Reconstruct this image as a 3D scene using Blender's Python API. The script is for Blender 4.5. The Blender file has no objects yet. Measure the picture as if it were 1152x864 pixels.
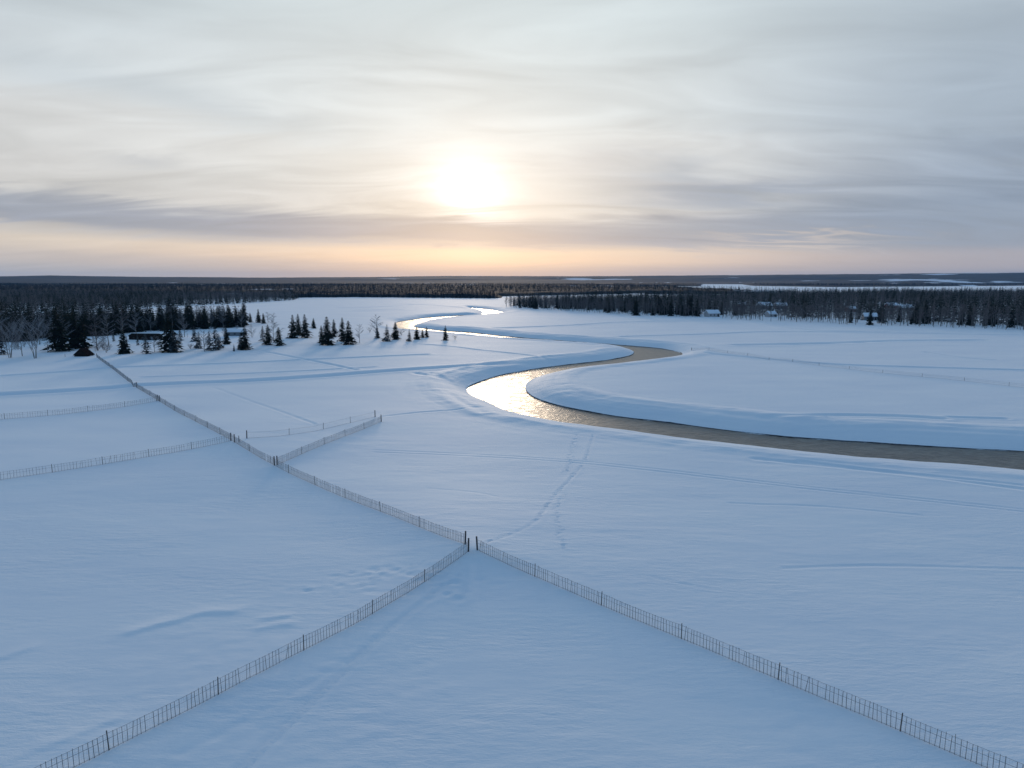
import bpy, math, random
import numpy as np
R = math.radians
scene = bpy.context.scene
col = scene.collection
rng = np.random.default_rng(7)
rnd = random.Random(11)

# ------------------------------------------------------------------ camera
FPX, HC, WL = 800.0, 30.0, -2.2          # focal length in px of the 1152 px photo, eye height, water level
PIT = math.atan(117 / 800)
cam = bpy.data.objects.new('camera', bpy.data.cameras.new('camera'))
cam.data.sensor_width = 36; cam.data.lens = 36 * FPX / 1152
cam.data.clip_start = .5; cam.data.clip_end = 60000
cam.location = (0, 0, HC); cam.rotation_euler = (R(90) - PIT, 0, 0)
col.objects.link(cam); scene.camera = cam

def ray(px, py):
    dx = (px - 576) / FPX; dy = (432 - py) / FPX
    return dx, math.cos(PIT) + dy * math.sin(PIT), -math.sin(PIT) + dy * math.cos(PIT)
def g0(px, py, z=0.):
    a, b, c = ray(px, py); t = (z - HC) / c
    return (a * t, b * t)
def smooth_line(pts, step=3.0):
    p = np.array(pts, float); out = []
    P = np.vstack([2 * p[0] - p[1], p, 2 * p[-1] - p[-2]])
    for i in range(1, len(P) - 2):
        a, b, c, d = P[i - 1], P[i], P[i + 1], P[i + 2]
        n = max(2, int(np.hypot(*(c - b)) / step))
        for k in range(n):
            t = k / n
            out.append(.5 * ((2 * b) + (c - a) * t + (2 * a - 5 * b + 4 * c - d) * t * t + (-a + 3 * b - 3 * c + d) * t ** 3))
    out.append(p[-1]); return np.array(out)

# ------------------------------------------------------------------ noise
TAB = rng.random((256, 256))
def vnoise(X, Y, s=0):
    X = X + 37.7 * s; Y = Y + 91.3 * s
    xi = np.floor(X).astype(int); yi = np.floor(Y).astype(int)
    fx = X - xi; fy = Y - yi; fx = fx * fx * (3 - 2 * fx); fy = fy * fy * (3 - 2 * fy)
    x0 = xi & 255; x1 = (xi + 1) & 255; y0 = yi & 255; y1 = (yi + 1) & 255
    return (TAB[x0, y0] * (1 - fx) + TAB[x1, y0] * fx) * (1 - fy) + (TAB[x0, y1] * (1 - fx) + TAB[x1, y1] * fx) * fy
def fbm(X, Y, o=4, s=0):
    r = 0; a = .5
    for i in range(o):
        r = r + a * vnoise(X * 2 ** i, Y * 2 ** i, s + i); a *= .5
    return r - .5 * (1 - .5 ** o)

# ------------------------------------------------------------------ distances
def seg_dist(X, Y, line, reach, signed=False):
    """distance to a polyline (inf beyond reach), and the side (+ = left of its direction)"""
    D = np.full(X.shape, 1e9); S = np.zeros(X.shape)
    m = (X > line[:, 0].min() - reach) & (X < line[:, 0].max() + reach) & (Y > line[:, 1].min() - reach) & (Y < line[:, 1].max() + reach)
    if not m.any(): return D, S
    x = X[m]; y = Y[m]; d = np.full(x.shape, 1e9); sd = np.zeros(x.shape)
    for (ax, ay), (bx, by) in zip(line[:-1], line[1:]):
        q = np.nonzero((x > min(ax, bx) - reach) & (x < max(ax, bx) + reach) & (y > min(ay, by) - reach) & (y < max(ay, by) + reach))[0]
        if not len(q): continue
        xx = x[q]; yy = y[q]
        ux, uy = bx - ax, by - ay; L2 = ux * ux + uy * uy + 1e-9
        t = np.clip(((xx - ax) * ux + (yy - ay) * uy) / L2, 0, 1)
        e = np.hypot(xx - ax - t * ux, yy - ay - t * uy)
        c = ux * (yy - ay) - uy * (xx - ax)
        w = e < d[q]; qi = q[w]
        d[qi] = e[w]; sd[qi] = np.clip(c[w] / (math.sqrt(L2) * e[w] + 1e-6), -1, 1)
    D[m] = d; S[m] = sd
    return D, S
def inside(X, Y, poly):
    r = np.zeros(X.shape, bool); n = len(poly)
    for i in range(n):
        ax, ay = poly[i]; bx, by = poly[(i + 1) % n]
        if ay == by: continue
        c = ((ay > Y) != (by > Y)) & (X < (bx - ax) * (Y - ay) / (by - ay) + ax)
        r ^= c
    return r

# ------------------------------------------------------------------ the plan (measured off the photo, as places on the ground)
# near / left water edge, then far / right water edge, from the far end down to the camera side
NEAR = [(529, 347.4), (541, 349.6), (540, 354), (517.5, 355), (485, 357), (462, 360), (447, 362.5), (446, 366), (449, 369.5), (460, 372.3), (502, 376.2), (533, 379), (583, 383.2), (639, 386.8), (678, 389.6),
        (705.5, 392.6), (713, 397), (705.5, 401), (678, 406), (625, 412), (592, 417), (564, 422), (542, 429), (526, 436), (528, 444), (550, 454), (569, 462.5), (597, 470), (639, 478), (694, 485), (736, 491), (778, 496.5),
        (877, 508), (974, 518), (1071, 526), (1152, 532), (1300, 541), (1500, 550)]
FAR = [(529, 346.2), (545, 347.6), (559, 349.6), (567, 352), (556, 354), (542, 355.4), (514, 357.4), (487, 360.6), (472, 364), (466, 367.4), (481, 370), (498, 372), (530, 374.2), (583, 379.7), (639, 384), (705, 389), (744, 392.4),
       (766, 397), (767, 400), (750, 403.6), (711, 409), (667, 414), (625, 419.5), (603, 425.6), (592, 434), (594, 442), (608, 450.5), (644, 460), (694, 468.6), (750, 475.5), (820, 484.5),
       (877, 491), (974, 498), (1054, 503), (1152, 508), (1300, 513), (1500, 518)]
bankN = smooth_line([g0(x, y, WL) for x, y in NEAR], 4)
bankF = smooth_line([g0(x, y, WL) for x, y in FAR], 4)
RIVER = np.vstack([bankN, bankF[::-1]]); RIVER_L = np.vstack([RIVER, RIVER[:1]])

FENCES = {   # ground line in photo px, drift side (+1: drift falls off on the left of the line's direction)
 'left_near': [(-40, 925), (97, 857), (208, 801), (323, 741), (400, 702), (459, 668), (507, 639), (527, 628)],
 'right_near': [(537, 626), (603, 652), (661, 676), (800, 733), (892, 772), (986, 811), (1093, 857), (1190, 897)],
 'diagonal': [(523.5, 620), (486, 604), (440, 583), (385, 560), (309, 526), (264, 500), (240, 486), (180, 452.5), (154, 436), (128, 416), (109, 402)],
 'spur': [(312, 526.5), (347, 510), (389, 492), (429, 475)],
 'faint': [(278, 498), (313.5, 495), (353, 489), (422, 471)],
 'left_mid': [(-420, 617), (-60, 551), (0, 540), (60, 531.5), (116, 523), (260, 500)],
 'left_far': [(-420, 507), (-60, 477), (0, 472), (72, 466), (133, 459), (178, 453)],
 'far_right': [(778, 393.5), (905, 409), (986, 419), (1070, 427), (1152, 436), (1400, 461)],
}
FL = {}   # filled in once the bare ground is known
DRIFT = {'left_near': .42, 'right_near': .5, 'diagonal': .5, 'far_right': .3, 'spur': .36, 'left_mid': .24, 'left_far': .24, 'faint': .08}

TRACKS = [   # px polyline, half width m, depth m
 ([(0, 444), (154, 435.5), (300, 427.5), (450, 416.5), (560, 409.5), (640, 403.5), (690, 398.5)], 2.4, .6),
 ([(0, 423), (128, 415), (300, 407), (400, 402.5), (480, 399)], 1.3, .3),
 ([(160, 426), (300, 419.5), (420, 413)], 1.2, .2),
 ([(300, 396.5), (345, 405), (372, 410), (400, 416)], .9, .3),
 ([(470, 387), (498, 389), (540, 394), (600, 400.5), (618, 405)], 1.1, .25),
 ([(240, 437), (270, 448), (312, 463), (354, 480)], .35, .14),
 ([(420, 508), (520, 511), (641, 518), (760, 530), (860, 542), (941, 551), (1060, 563), (1200, 578)], .3, .06),
 ([(420, 510.5), (520, 513.5), (641, 520.5), (760, 532.5), (860, 544.5), (941, 553.5), (1060, 565.5), (1200, 581)], .3, .06),
 ([(430, 471), (470, 465), (520, 461)], .6, .1),
 ([(470, 420), (500, 427), (508, 440), (520, 452), (545, 464)], 1.4, .25),
 ([(485, 420), (512, 430), (520, 442), (535, 453)], 1.0, .2),
 ([(780, 396), (860, 404), (940, 410.5), (1060, 414), (1152, 416.5), (1300, 420)], 1.6, .3),
 ([(830, 388.3), (940, 386), (1010, 383.5), (1105, 382.6)], 3.2, .4),
 ([(560, 369), (640, 366), (700, 362.5), (770, 361)], 3.0, .35),
 ([(700, 378.5), (790, 376), (900, 373), (1152, 377)], 2.0, .3),
 ([(380, 346.5), (430, 345), (470, 342.5), (520, 346)], 3.5, .4),
 ([(400, 349.5), (450, 348)], 4, .3), ([(800, 357), (900, 370), (1000, 373)], 2, .2),
 ([(1040, 396), (1080, 402), (1120, 405)], 1.0, .18),
 ([(640, 452), (690, 462), (780, 474), (900, 483)], 1.2, .18),
 ([(860, 484), (900, 478), (1000, 480), (1152, 487), (1300, 492)], .9, .22),
 ([(860, 470), (930, 467), (1010, 468), (1060, 471)], 1.1, .25),
 ([(1070, 469.5), (1110, 470.5), (1130, 471)], .8, .3),
 ([(850, 516), (960, 527), (1080, 541), (1170, 553)], .7, .14), ([(900, 519), (990, 529), (1150, 546)], .5, .12),
 ([(880, 641), (980, 636), (1160, 640)], .25, .06), ([(820, 566), (930, 570), (1040, 580)], .25, .05),
 ([(930, 470.5), (960, 483), (985, 487)], .6, .15),
 ([(262, 870), (330, 806), (392, 748), (440, 706), (500, 662)], .16, .09), ([(272, 870), (339, 806), (399, 748), (446, 706), (505, 662)], .16, .09),
 ([(205, 850), (300, 800), (400, 740)], .35, .03), ([(480, 553), (530, 557), (560, 563)], .2, .05), ([(735, 655), (775, 663), (810, 668)], .2, .05),
]
TRACKS += [([(548, 621), (578, 608), (604, 592), (622, 563), (644, 537), (661, 511), (668, 489)], .25, .035)]
TR = [(smooth_line([g0(x, y) for x, y in p], 4), w, d) for p, w, d in TRACKS]

# ski and boot trail from the gate to the river
TRAIL = [([(548, 622), (566, 613), (578, 608), (590, 602), (604, 592), (613, 577), (622, 563), (633, 550), (644, 537), (655, 525), (661, 511), (664, 498), (668, 489)], .55, 1),
         ([(634, 533), (640, 522), (642, 508), (645, 496), (650, 488)], .8, .8), ([(650, 492), (644, 500), (652, 504)], .9, .9),
         ([(634, 625), (631, 606), (625, 580), (634, 558)], .9, .7), ([(524, 650), (500, 662), (486, 672), (492, 678)], .9, 1.2),
         ([(500, 640), (476, 640), (452, 644), (430, 652), (420, 656)], .9, 1.4), ([(440, 648), (425, 646), (412, 652)], .7, 1.2), ([(440, 660), (420, 655), (405, 662)], 1, 1.2), ([(506, 655), (494, 650), (480, 660)], .7, 1.)]
DENTS = []
for pts, side, step in TRAIL:
    L = smooth_line([g0(x, y) for x, y in pts], .45)
    for i in range(len(L) - 1):
        u = L[i + 1] - L[i]; n = np.array([-u[1], u[0]]) / (np.hypot(*u) + 1e-6)
        for k in (0, 1, 2):
            if rnd.random() < (.75 if k == 0 else .1) / step:
                q = L[i] + u * rnd.random() + n * rnd.uniform(-side, side) * (.35 if k == 0 else 1)
                DENTS.append((q[0], q[1], rnd.uniform(.14, .26), rnd.uniform(.06, .14)))
for cx, cy, n, sx, sy in ((395, 655, 26, 3.2, 1.1), (450, 650, 22, 2.5, 1.), (365, 668, 10, 1.5, .6), (500, 668, 18, 1.6, 1.2)):   # wind scoops in the crust
    c = g0(cx, cy)
    for _ in range(n): DENTS.append((c[0] + rnd.gauss(0, sx), c[1] + rnd.gauss(0, sy), rnd.uniform(.2, .6), rnd.uniform(.015, .06)))

DRIFTS = [([(148, 714), (175, 706), (205, 699), (228, 692), (262, 691)], .1, .4), ([(292, 711), (312, 707), (328, 705)], .07, .3), ([(296, 700), (322, 696.5)], .08, .3),
          ([(0, 743), (20, 736), (34, 731)], .05, .35), ([(20, 858), (50, 846), (72, 838), (130, 815)], .05, .3)]
DR = [(smooth_line([g0(x, y) for x, y in p], .6), h, w) for p, h, w in DRIFTS]
wx0, wy0 = g0(80, 378); 

def river_profile(s):
    """ground height beside the water by distance s from the water's edge (negative: under water)"""
    lip = np.interp(s, [-6, -1.2, 0, .3, .7, 1.6, 3.5, 5.5, 7.5, 10, 19.5], [-4.2, -3.4, WL, WL + .3, WL + .42, WL + .68, WL + 1.3, WL + 1.8, WL + 2.05, WL + 2.17, 0])
    return lip
def height(X, Y, fine=True):
    X = np.asarray(X, float); Y = np.asarray(Y, float)
    near = np.clip(1 - (np.hypot(X, Y) - 900) / 600, 0, 1)
    h = .36 * fbm(X / 85, Y / 60, 3, 1) * near + .16 * fbm(X / 17, Y / 11, 3, 2) * near
    # wooded shelf on the left, humpy
    m = np.exp(-(((X + 195) / 110) ** 2 + ((Y - 345) / 55) ** 2))
    h += m * (.9 + 1.6 * fbm(X / 30, Y / 22, 3, 5))
    # wind crust: long low ripples across the view
    c = np.clip(1.25 - np.hypot(X, Y) / 300, 0, 1)
    h += c * (.055 * fbm(X / 5.5 + .4 * fbm(X / 9, Y / 9, 2, 8), Y / 1.7, 3, 3)) * (.35 + 1.3 * vnoise(X / 24, Y / 18, 9))
    if fine:
        c2 = np.clip(1.15 - np.hypot(X, Y) / 110, 0, 1)
        cr = np.exp(-(((X + 12) / 9) ** 2 + ((Y - 52) / 12) ** 2))
        h += c2 * .065 * fbm(X / 1.3 + .5 * fbm(X, Y, 2, 3), Y / .8, 4, 14) * np.clip(2.6 * vnoise(X / 16, Y / 12, 21) - 1.0 + 1.6 * cr, 0, 1.6)
    for line, w, d in TR:
        D, S = seg_dist(X, Y, line, w * 4)
        wob = .75 + .5 * vnoise(X / 6, Y / 6, 31)
        h += np.where(D < w * 4, -d * wob * np.exp(-(D / w) ** 2 * 1.2) + .3 * d * np.exp(-((D - w * 2.) / w) ** 2 * 1.5), 0)
    for k, line in FL.items():
        D, S = seg_dist(X, Y, line, 44)
        s = 1 if k == 'diagonal' else -1
        sh = np.clip(.5 + .5 * S * s, 0, 1); sh = sh * sh * (3 - 2 * sh); a = DRIFT[k]   # 1: the side away from the sun, where the drift drops
        h += np.where(D < 44, a * (sh * np.exp(-D / 5.) + (1 - sh) * np.exp(-D / 30.)) * np.clip((44 - D) / 30, 0, 1), 0)
    for line, hh, w in DR:
        D, S = seg_dist(X, Y, line, w * 9)
        h += np.where(D < w * 9, hh * (np.clip(.5 + .5 * S, 0, 1) * np.exp(-(D / (w * 2.5)) ** 2) + np.clip(.5 - .5 * S, 0, 1) * np.exp(-(D / w) ** 2)), 0)
    # the channel
    s = river_sd(X, Y)
    w = np.clip((s + .5) / 16, 0, 1)
    rough = 1 + .0 * s
    wavy = s + np.where((s > 2) & (s < 30), 2.6 * fbm(X / 12, Y / 12, 3, 41) * np.clip((s - 2) / 4, 0, 1), 0)
    pr = river_profile(wavy)
    h = np.where(s < 19.5, pr + h * w, h)
    # broken, heaped snow on the banks
    h += np.where(s > 5, .32 * np.exp(-((s - 12) / 3.) ** 2) * (.4 + 1.2 * vnoise(X / 14, Y / 14, 57)), 0)
    bk = np.exp(-((s - 10) / 8) ** 2) * (s > 1)
    h += bk * (.26 * fbm(X / 4.5, Y / 3., 3, 51) + .3 * fbm(s / 2.2, (X - Y) / 30, 3, 55))
    return h
def river_sd(X, Y):
    D, _ = seg_dist(X, Y, RIVER_L, 30)
    ins = inside(X, Y, RIVER)
    return np.where(ins, -np.minimum(D, 30), D)
def zat(x, y): return float(height(np.array([x]), np.array([y]))[0])
NEWFL = {}
zat0 = zat
def P(px, py):
    z = 0.
    for _ in range(4):
        x, y = g0(px, py, z); z = zat(x, y)
    return x, y, z
for k_, v_ in FENCES.items():
    q_ = []
    for px, py in v_:
        z = .3
        for _ in range(3): x, y = g0(px, py, z); z = zat0(x, y) + DRIFT[k_]
        q_.append((x, y))
    NEWFL[k_] = np.array(q_)
FL.update(NEWFL)
def depth(x, y, z): return y * math.cos(PIT) + (HC - z) * math.sin(PIT)

# ------------------------------------------------------------------ mesh + object helpers
def mesh_np(name, V, F, mats, mi=None, smooth=False, attrs=None):
    V = np.asarray(V, np.float32); F = np.asarray(F, np.int32)
    me = bpy.data.meshes.new(name); k = F.shape[1]
    me.vertices.add(len(V)); me.vertices.foreach_set('co', V.ravel())
    me.loops.add(F.size); me.loops.foreach_set('vertex_index', F.ravel())
    me.polygons.add(len(F)); me.polygons.foreach_set('loop_start', np.arange(0, F.size, k, dtype=np.int32))
    me.polygons.foreach_set('loop_total', np.full(len(F), k, np.int32))
    if mi is not None: me.polygons.foreach_set('material_index', np.asarray(mi, np.int32))
    for m in mats: me.materials.append(m)
    me.update(calc_edges=True)
    if smooth: me.polygons.foreach_set('use_smooth', np.ones(len(F), bool))
    for an, av in (attrs or {}).items():
        a = me.attributes.new(an, 'FLOAT', 'POINT'); a.data.foreach_set('value', np.asarray(av, np.float32))
    return me
def link(name, data, parent=None, loc=(0, 0, 0), rz=0., sc=1.):
    o = bpy.data.objects.new(name, data); col.objects.link(o)
    o.location = loc; o.rotation_euler = (0, 0, rz); o.scale = (sc, sc, sc) if not hasattr(sc, '__len__') else sc
    if parent: o.parent = parent
    return o
def tag(o, label=None, cat=None, group=None, kind=None):
    if label: o['label'] = label
    if cat: o['category'] = cat
    if group: o['group'] = group
    if kind: o['kind'] = kind
    return o

class MB:
    """collects quads and triangles (as quads with a repeated corner removed) into one mesh"""
    def __init__(s): s.v = []; s.f = []; s.m = []
    def box(s, c, size, mi=0, rz=0, tilt=None):
        b = len(s.v); x, y, z = size[0] / 2, size[1] / 2, size[2] / 2; cs, sn = math.cos(rz), math.sin(rz)
        for dx, dy, dz in ((-x, -y, -z), (x, -y, -z), (x, y, -z), (-x, y, -z), (-x, -y, z), (x, -y, z), (x, y, z), (-x, y, z)):
            tx = (tilt[0] if tilt else 0) * (dz + z); ty = (tilt[1] if tilt else 0) * (dz + z)
            s.v.append((c[0] + dx * cs - dy * sn + tx, c[1] + dx * sn + dy * cs + ty, c[2] + dz))
        for q in ((0, 3, 2, 1), (4, 5, 6, 7), (0, 1, 5, 4), (1, 2, 6, 5), (2, 3, 7, 6), (3, 0, 4, 7)):
            s.f.append([b + i for i in q]); s.m.append(mi)
    def tube(s, p, q, r0, r1, n=3, mi=0):
        p = np.array(p, float); q = np.array(q, float); d = q - p; d /= np.linalg.norm(d) + 1e-9
        a = np.cross(d, (0, 0, 1) if abs(d[2]) < .9 else (1, 0, 0)); a /= np.linalg.norm(a); c = np.cross(d, a); b = len(s.v)
        for e, r in ((p, r0), (q, r1)):
            for k in range(n):
                t = 2 * math.pi * k / n; s.v.append(tuple(e + r * (math.cos(t) * a + math.sin(t) * c)))
        for k in range(n):
            s.f.append([b + k, b + (k + 1) % n, b + n + (k + 1) % n, b + n + k]); s.m.append(mi)
    def poly(s, pts, mi=0):
        b = len(s.v); s.v += [tuple(p) for p in pts]; s.f.append(list(range(b, b + len(pts)))); s.m.append(mi)
    def mesh(s, name, mats, smooth=False):
        me = bpy.data.meshes.new(name); me.from_pydata(s.v, [], s.f)
        for m in mats: me.materials.append(m)
        me.polygons.foreach_set('material_index', s.m)
        if smooth: me.polygons.foreach_set('use_smooth', [True] * len(s.f))
        me.update(); return me

# ------------------------------------------------------------------ materials
def nt(m): return m.node_tree.nodes, m.node_tree.links
def mat(name, colr, rough=.8, spec=.3, var=None, vscale=1., metal=0., bump=0., bscale=5.):
    m = bpy.data.materials.new(name); m.use_nodes = True; N, L = nt(m); b = N['Principled BSDF']
    b.inputs['Base Color'].default_value = (*colr, 1); b.inputs['Roughness'].default_value = rough
    b.inputs['Specular IOR Level'].default_value = spec; b.inputs['Metallic'].default_value = metal
    tc = N.new('ShaderNodeTexCoord')
    if var:
        n = N.new('ShaderNodeTexNoise'); n.inputs['Scale'].default_value = vscale; n.inputs['Detail'].default_value = 5
        L.new(tc.outputs['Object'], n.inputs['Vector'])
        r = N.new('ShaderNodeValToRGB'); r.color_ramp.elements[0].position = .36; r.color_ramp.elements[1].position = .64
        r.color_ramp.elements[0].color = (*colr, 1); r.color_ramp.elements[1].color = (*var, 1)
        L.new(n.outputs['Fac'], r.inputs['Fac']); L.new(r.outputs['Color'], b.inputs['Base Color'])
    if bump:
        n = N.new('ShaderNodeTexNoise'); n.inputs['Scale'].default_value = bscale; n.inputs['Detail'].default_value = 4
        L.new(tc.outputs['Object'], n.inputs['Vector'])
        bp = N.new('ShaderNodeBump'); bp.inputs['Strength'].default_value = bump; bp.inputs['Distance'].default_value = .1
        L.new(n.outputs['Fac'], bp.inputs['Height']); L.new(bp.outputs['Normal'], b.inputs['Normal'])
    return m
def M_snow():
    m = bpy.data.materials.new('snow'); m.use_nodes = True; N, L = nt(m); b = N['Principled BSDF']
    b.inputs['Roughness'].default_value = .75; b.inputs['Specular IOR Level'].default_value = .06; b.inputs['Sheen Weight'].default_value = .14; b.inputs['Sheen Roughness'].default_value = .45; b.inputs['Sheen Tint'].default_value = (.9, .94, 1, 1)
    tc = N.new('ShaderNodeTexCoord')
    def noise(scale, mul, det=4, rough=.55):
        mp = N.new('ShaderNodeMapping'); mp.inputs['Scale'].default_value = mul; L.new(tc.outputs['Object'], mp.inputs['Vector'])
        n = N.new('ShaderNodeTexNoise'); n.inputs['Scale'].default_value = scale; n.inputs['Detail'].default_value = det; n.inputs['Roughness'].default_value = rough
        L.new(mp.outputs['Vector'], n.inputs['Vector']); return n.outputs['Fac']
    a = noise(.05, (.5, 1.3, 1), 5); r = N.new('ShaderNodeValToRGB'); e = r.color_ramp.elements
    e[0].position = .35; e[0].color = (.77, .82, .87, 1); e[1].position = .68; e[1].color = (.85, .88, .9, 1)
    L.new(a, r.inputs['Fac'])
    L.new(r.outputs['Color'], b.inputs['Base Color'])
    n1 = noise(1.1, (.45, 1.5, 1), 6, .6); n2 = noise(6, (.6, 1.3, 1), 3, .6)
    ad = N.new('ShaderNodeMath'); ad.operation = 'MULTIPLY_ADD'; L.new(n2, ad.inputs[0]); ad.inputs[1].default_value = .22; L.new(n1, ad.inputs[2])
    bp = N.new('ShaderNodeBump'); bp.inputs['Distance'].default_value = .1
    pm = noise(.07, (.6, 1.2, 1), 3); pr_ = N.new('ShaderNodeMapRange'); pr_.inputs['From Min'].default_value = .4; pr_.inputs['From Max'].default_value = .62; pr_.inputs['To Min'].default_value = .18; pr_.inputs['To Max'].default_value = .75
    L.new(pm, pr_.inputs['Value']); L.new(pr_.outputs[0], bp.inputs['Strength'])
    L.new(ad.outputs[0], bp.inputs['Height']); L.new(bp.outputs['Normal'], b.inputs['Normal'])
    return m
def M_water():
    m = bpy.data.materials.new('river_water'); m.use_nodes = True; N, L = nt(m); b = N['Principled BSDF']
    tc = N.new('ShaderNodeTexCoord')
    mp = N.new('ShaderNodeMapping'); mp.inputs['Scale'].default_value = (1, 1.7, 1); mp.inputs['Rotation'].default_value = (0, 0, .2); L.new(tc.outputs['Object'], mp.inputs['Vector'])
    n = N.new('ShaderNodeTexNoise'); n.inputs['Scale'].default_value = .3; n.inputs['Detail'].default_value = 8; n.inputs['Roughness'].default_value = .65; n.inputs['Distortion'].default_value = .6; L.new(mp.outputs['Vector'], n.inputs['Vector'])
    r = N.new('ShaderNodeValToRGB'); e = r.color_ramp.elements
    e[0].position = .4; e[0].color = (.05, .043, .036, 1); e[1].position = .6; e[1].color = (.24, .21, .175, 1)
    L.new(n.outputs['Fac'], r.inputs['Fac']); L.new(r.outputs['Color'], b.inputs['Base Color'])
    r2 = N.new('ShaderNodeMapRange'); r2.inputs['From Min'].default_value = .35; r2.inputs['From Max'].default_value = .7; r2.inputs['To Min'].default_value = .3; r2.inputs['To Max'].default_value = .62
    L.new(n.outputs['Fac'], r2.inputs['Value']); L.new(r2.outputs[0], b.inputs['Roughness'])
    b.inputs['IOR'].default_value = 1.4; b.inputs['Specular IOR Level'].default_value = .5
    n2 = N.new('ShaderNodeTexNoise'); n2.inputs['Scale'].default_value = .8; n2.inputs['Detail'].default_value = 6; L.new(mp.outputs['Vector'], n2.inputs['Vector'])
    bp = N.new('ShaderNodeBump'); bp.inputs['Strength'].default_value = 1.; bp.inputs['Distance'].default_value = .2
    L.new(n2.outputs['Fac'], bp.inputs['Height']); L.new(bp.outputs['Normal'], b.inputs['Normal'])
    return m
def M_hill(name, dark, brown, clear_lo=.62, scale=.0016):
    m = bpy.data.materials.new(name); m.use_nodes = True; N, L = nt(m); b = N['Principled BSDF']; b.inputs['Roughness'].default_value = .95; b.inputs['Specular IOR Level'].default_value = .1
    tc = N.new('ShaderNodeTexCoord')
    def noise(scale, mul, det):
        mp = N.new('ShaderNodeMapping'); mp.inputs['Scale'].default_value = mul; L.new(tc.outputs['Object'], mp.inputs['Vector'])
        n = N.new('ShaderNodeTexNoise'); n.inputs['Scale'].default_value = scale; n.inputs['Detail'].default_value = det; L.new(mp.outputs['Vector'], n.inputs['Vector']); return n.outputs['Fac']
    r = N.new('ShaderNodeValToRGB'); e = r.color_ramp.elements; e[0].position = .38; e[0].color = (*dark, 1); e[1].position = .62; e[1].color = (*brown, 1); L.new(noise(.004, (1, 1, 1), 8), r.inputs['Fac'])
    r2 = N.new('ShaderNodeValToRGB'); e = r2.color_ramp.elements; e[0].position = clear_lo; e[0].color = (0, 0, 0, 1); e[1].position = clear_lo + .02; e[1].color = (1, 1, 1, 1); L.new(noise(scale, (.7, .55, .0), 5), r2.inputs['Fac'])
    mx = N.new('ShaderNodeMix'); mx.data_type = 'RGBA'; L.new(r2.outputs['Color'], mx.inputs['Factor']); L.new(r.outputs['Color'], mx.inputs['A']); mx.inputs['B'].default_value = (.7, .75, .82, 1)
    L.new(mx.outputs['Result'], b.inputs['Base Color'])
    return m
SNOW = M_snow(); WATER = M_water()
ROOFSNOW = mat('roof_snow', (.78, .82, .88), .7, bump=.3, bscale=2)
NEEDLE = mat('spruce_needles', (.012, .017, .011), .95, .05, (.028, .036, .022), .6)
NEEDLE_SNOW = mat('snow_dusted_needles', (.03, .036, .032), .9, .1, (.17, .19, .21), 3.2)
BARK = mat('spruce_bark', (.05, .038, .03), .95, .1, (.09, .07, .055), 4)
BIRCH = mat('birch_bark', (.3, .29, .28), .9, .1, (.07, .06, .055), 6)
TWIG = mat('bare_twigs', (.1, .086, .086), .95, .05, (.17, .15, .15), .9)
TWIG_FROST = mat('frosted_twigs', (.17, .165, .17), .95, .1, (.32, .32, .34), .9)
CANOPY = M_hill('far_canopy', (.007, .012, .015), (.018, .021, .026), .63, .0035)
HILL = M_hill('far_hill_forest', (.008, .014, .018), (.022, .029, .036), .615, .0013)
WOOD_OLD = mat('weathered_wood', (.12, .11, .108), .9, .1, (.17, .16, .155), 9, bump=.3, bscale=30)
WOOD_DARK = mat('dark_post_wood', (.06, .057, .062), .9, .1, (.12, .115, .12), 9, bump=.3, bscale=30)
SLAT = mat('grey_slat_wood', (.13, .128, .134), .9, .1, (.25, .245, .25), 1.5)
WIRE = mat('steel_wire', (.1, .1, .11), .6, .4, (.2, .2, .21), 9)
NET = mat('hoarfrosted_netting', (.4, .42, .45), .8, .3, (.6, .63, .67), 4)
PLANK = mat('tarred_planks', (.012, .01, .009), 1., 0., (.03, .022, .018), 2, bump=.3, bscale=12)
RUST = mat('rusty_brown_roof', (.014, .009, .008), 1., 0., (.03, .016, .013), 2)
PALE = mat('pale_house_paint', (.42, .4, .4), .8, .3, (.5, .48, .48), 1)
REDWALL = mat('red_house_paint', (.2, .05, .04), .8, .3, (.25, .07, .05), 1)
GREYWALL = mat('grey_house_boards', (.16, .18, .2), .8, .3, (.22, .24, .26), 1)
GLASS = mat('window_glass', (.02, .025, .03), .1, .6)

# ------------------------------------------------------------------ sky, sun
SUN_AZ, SUN_EL = R(-3.3), R(6.6)
w = bpy.data.worlds.new('World'); scene.world = w; w.use_nodes = True
N, L = w.node_tree.nodes, w.node_tree.links; N.clear()
def math_(op, a, b=None, c=None, clamp=False):
    n = N.new('ShaderNodeMath'); n.operation = op; n.use_clamp = clamp
    for i, v in enumerate((a, b, c)):
        if v is None: continue
        if isinstance(v, (int, float)): n.inputs[i].default_value = v
        else: L.new(v, n.inputs[i])
    return n.outputs[0]
def mrange(v, a, b, c=0., d=1., smooth=True):
    n = N.new('ShaderNodeMapRange'); n.interpolation_type = 'SMOOTHSTEP' if smooth else 'LINEAR'
    for k, x in (('From Min', a), ('From Max', b), ('To Min', c), ('To Max', d)): n.inputs[k].default_value = x
    L.new(v, n.inputs['Value']); return n.outputs[0]
def mixc(f, a, b, mode='MIX'):
    n = N.new('ShaderNodeMix'); n.data_type = 'RGBA'; n.blend_type = mode
    for k, v in (('Factor', f), ('A', a), ('B', b)):
        s = [i for i in n.inputs if i.name == k and (i.type == 'RGBA' or k == 'Factor') and i.enabled][0]
        if isinstance(v, (int, float)): s.default_value = v
        elif isinstance(v, tuple): s.default_value = (*v, 1)
        else: L.new(v, s)
    return [o for o in n.outputs if o.type == 'RGBA'][0]
def lin(c): return tuple(((v / 255 + .055) / 1.055) ** 2.4 if v > 10 else v / 255 / 12.92 for v in c)
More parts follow.
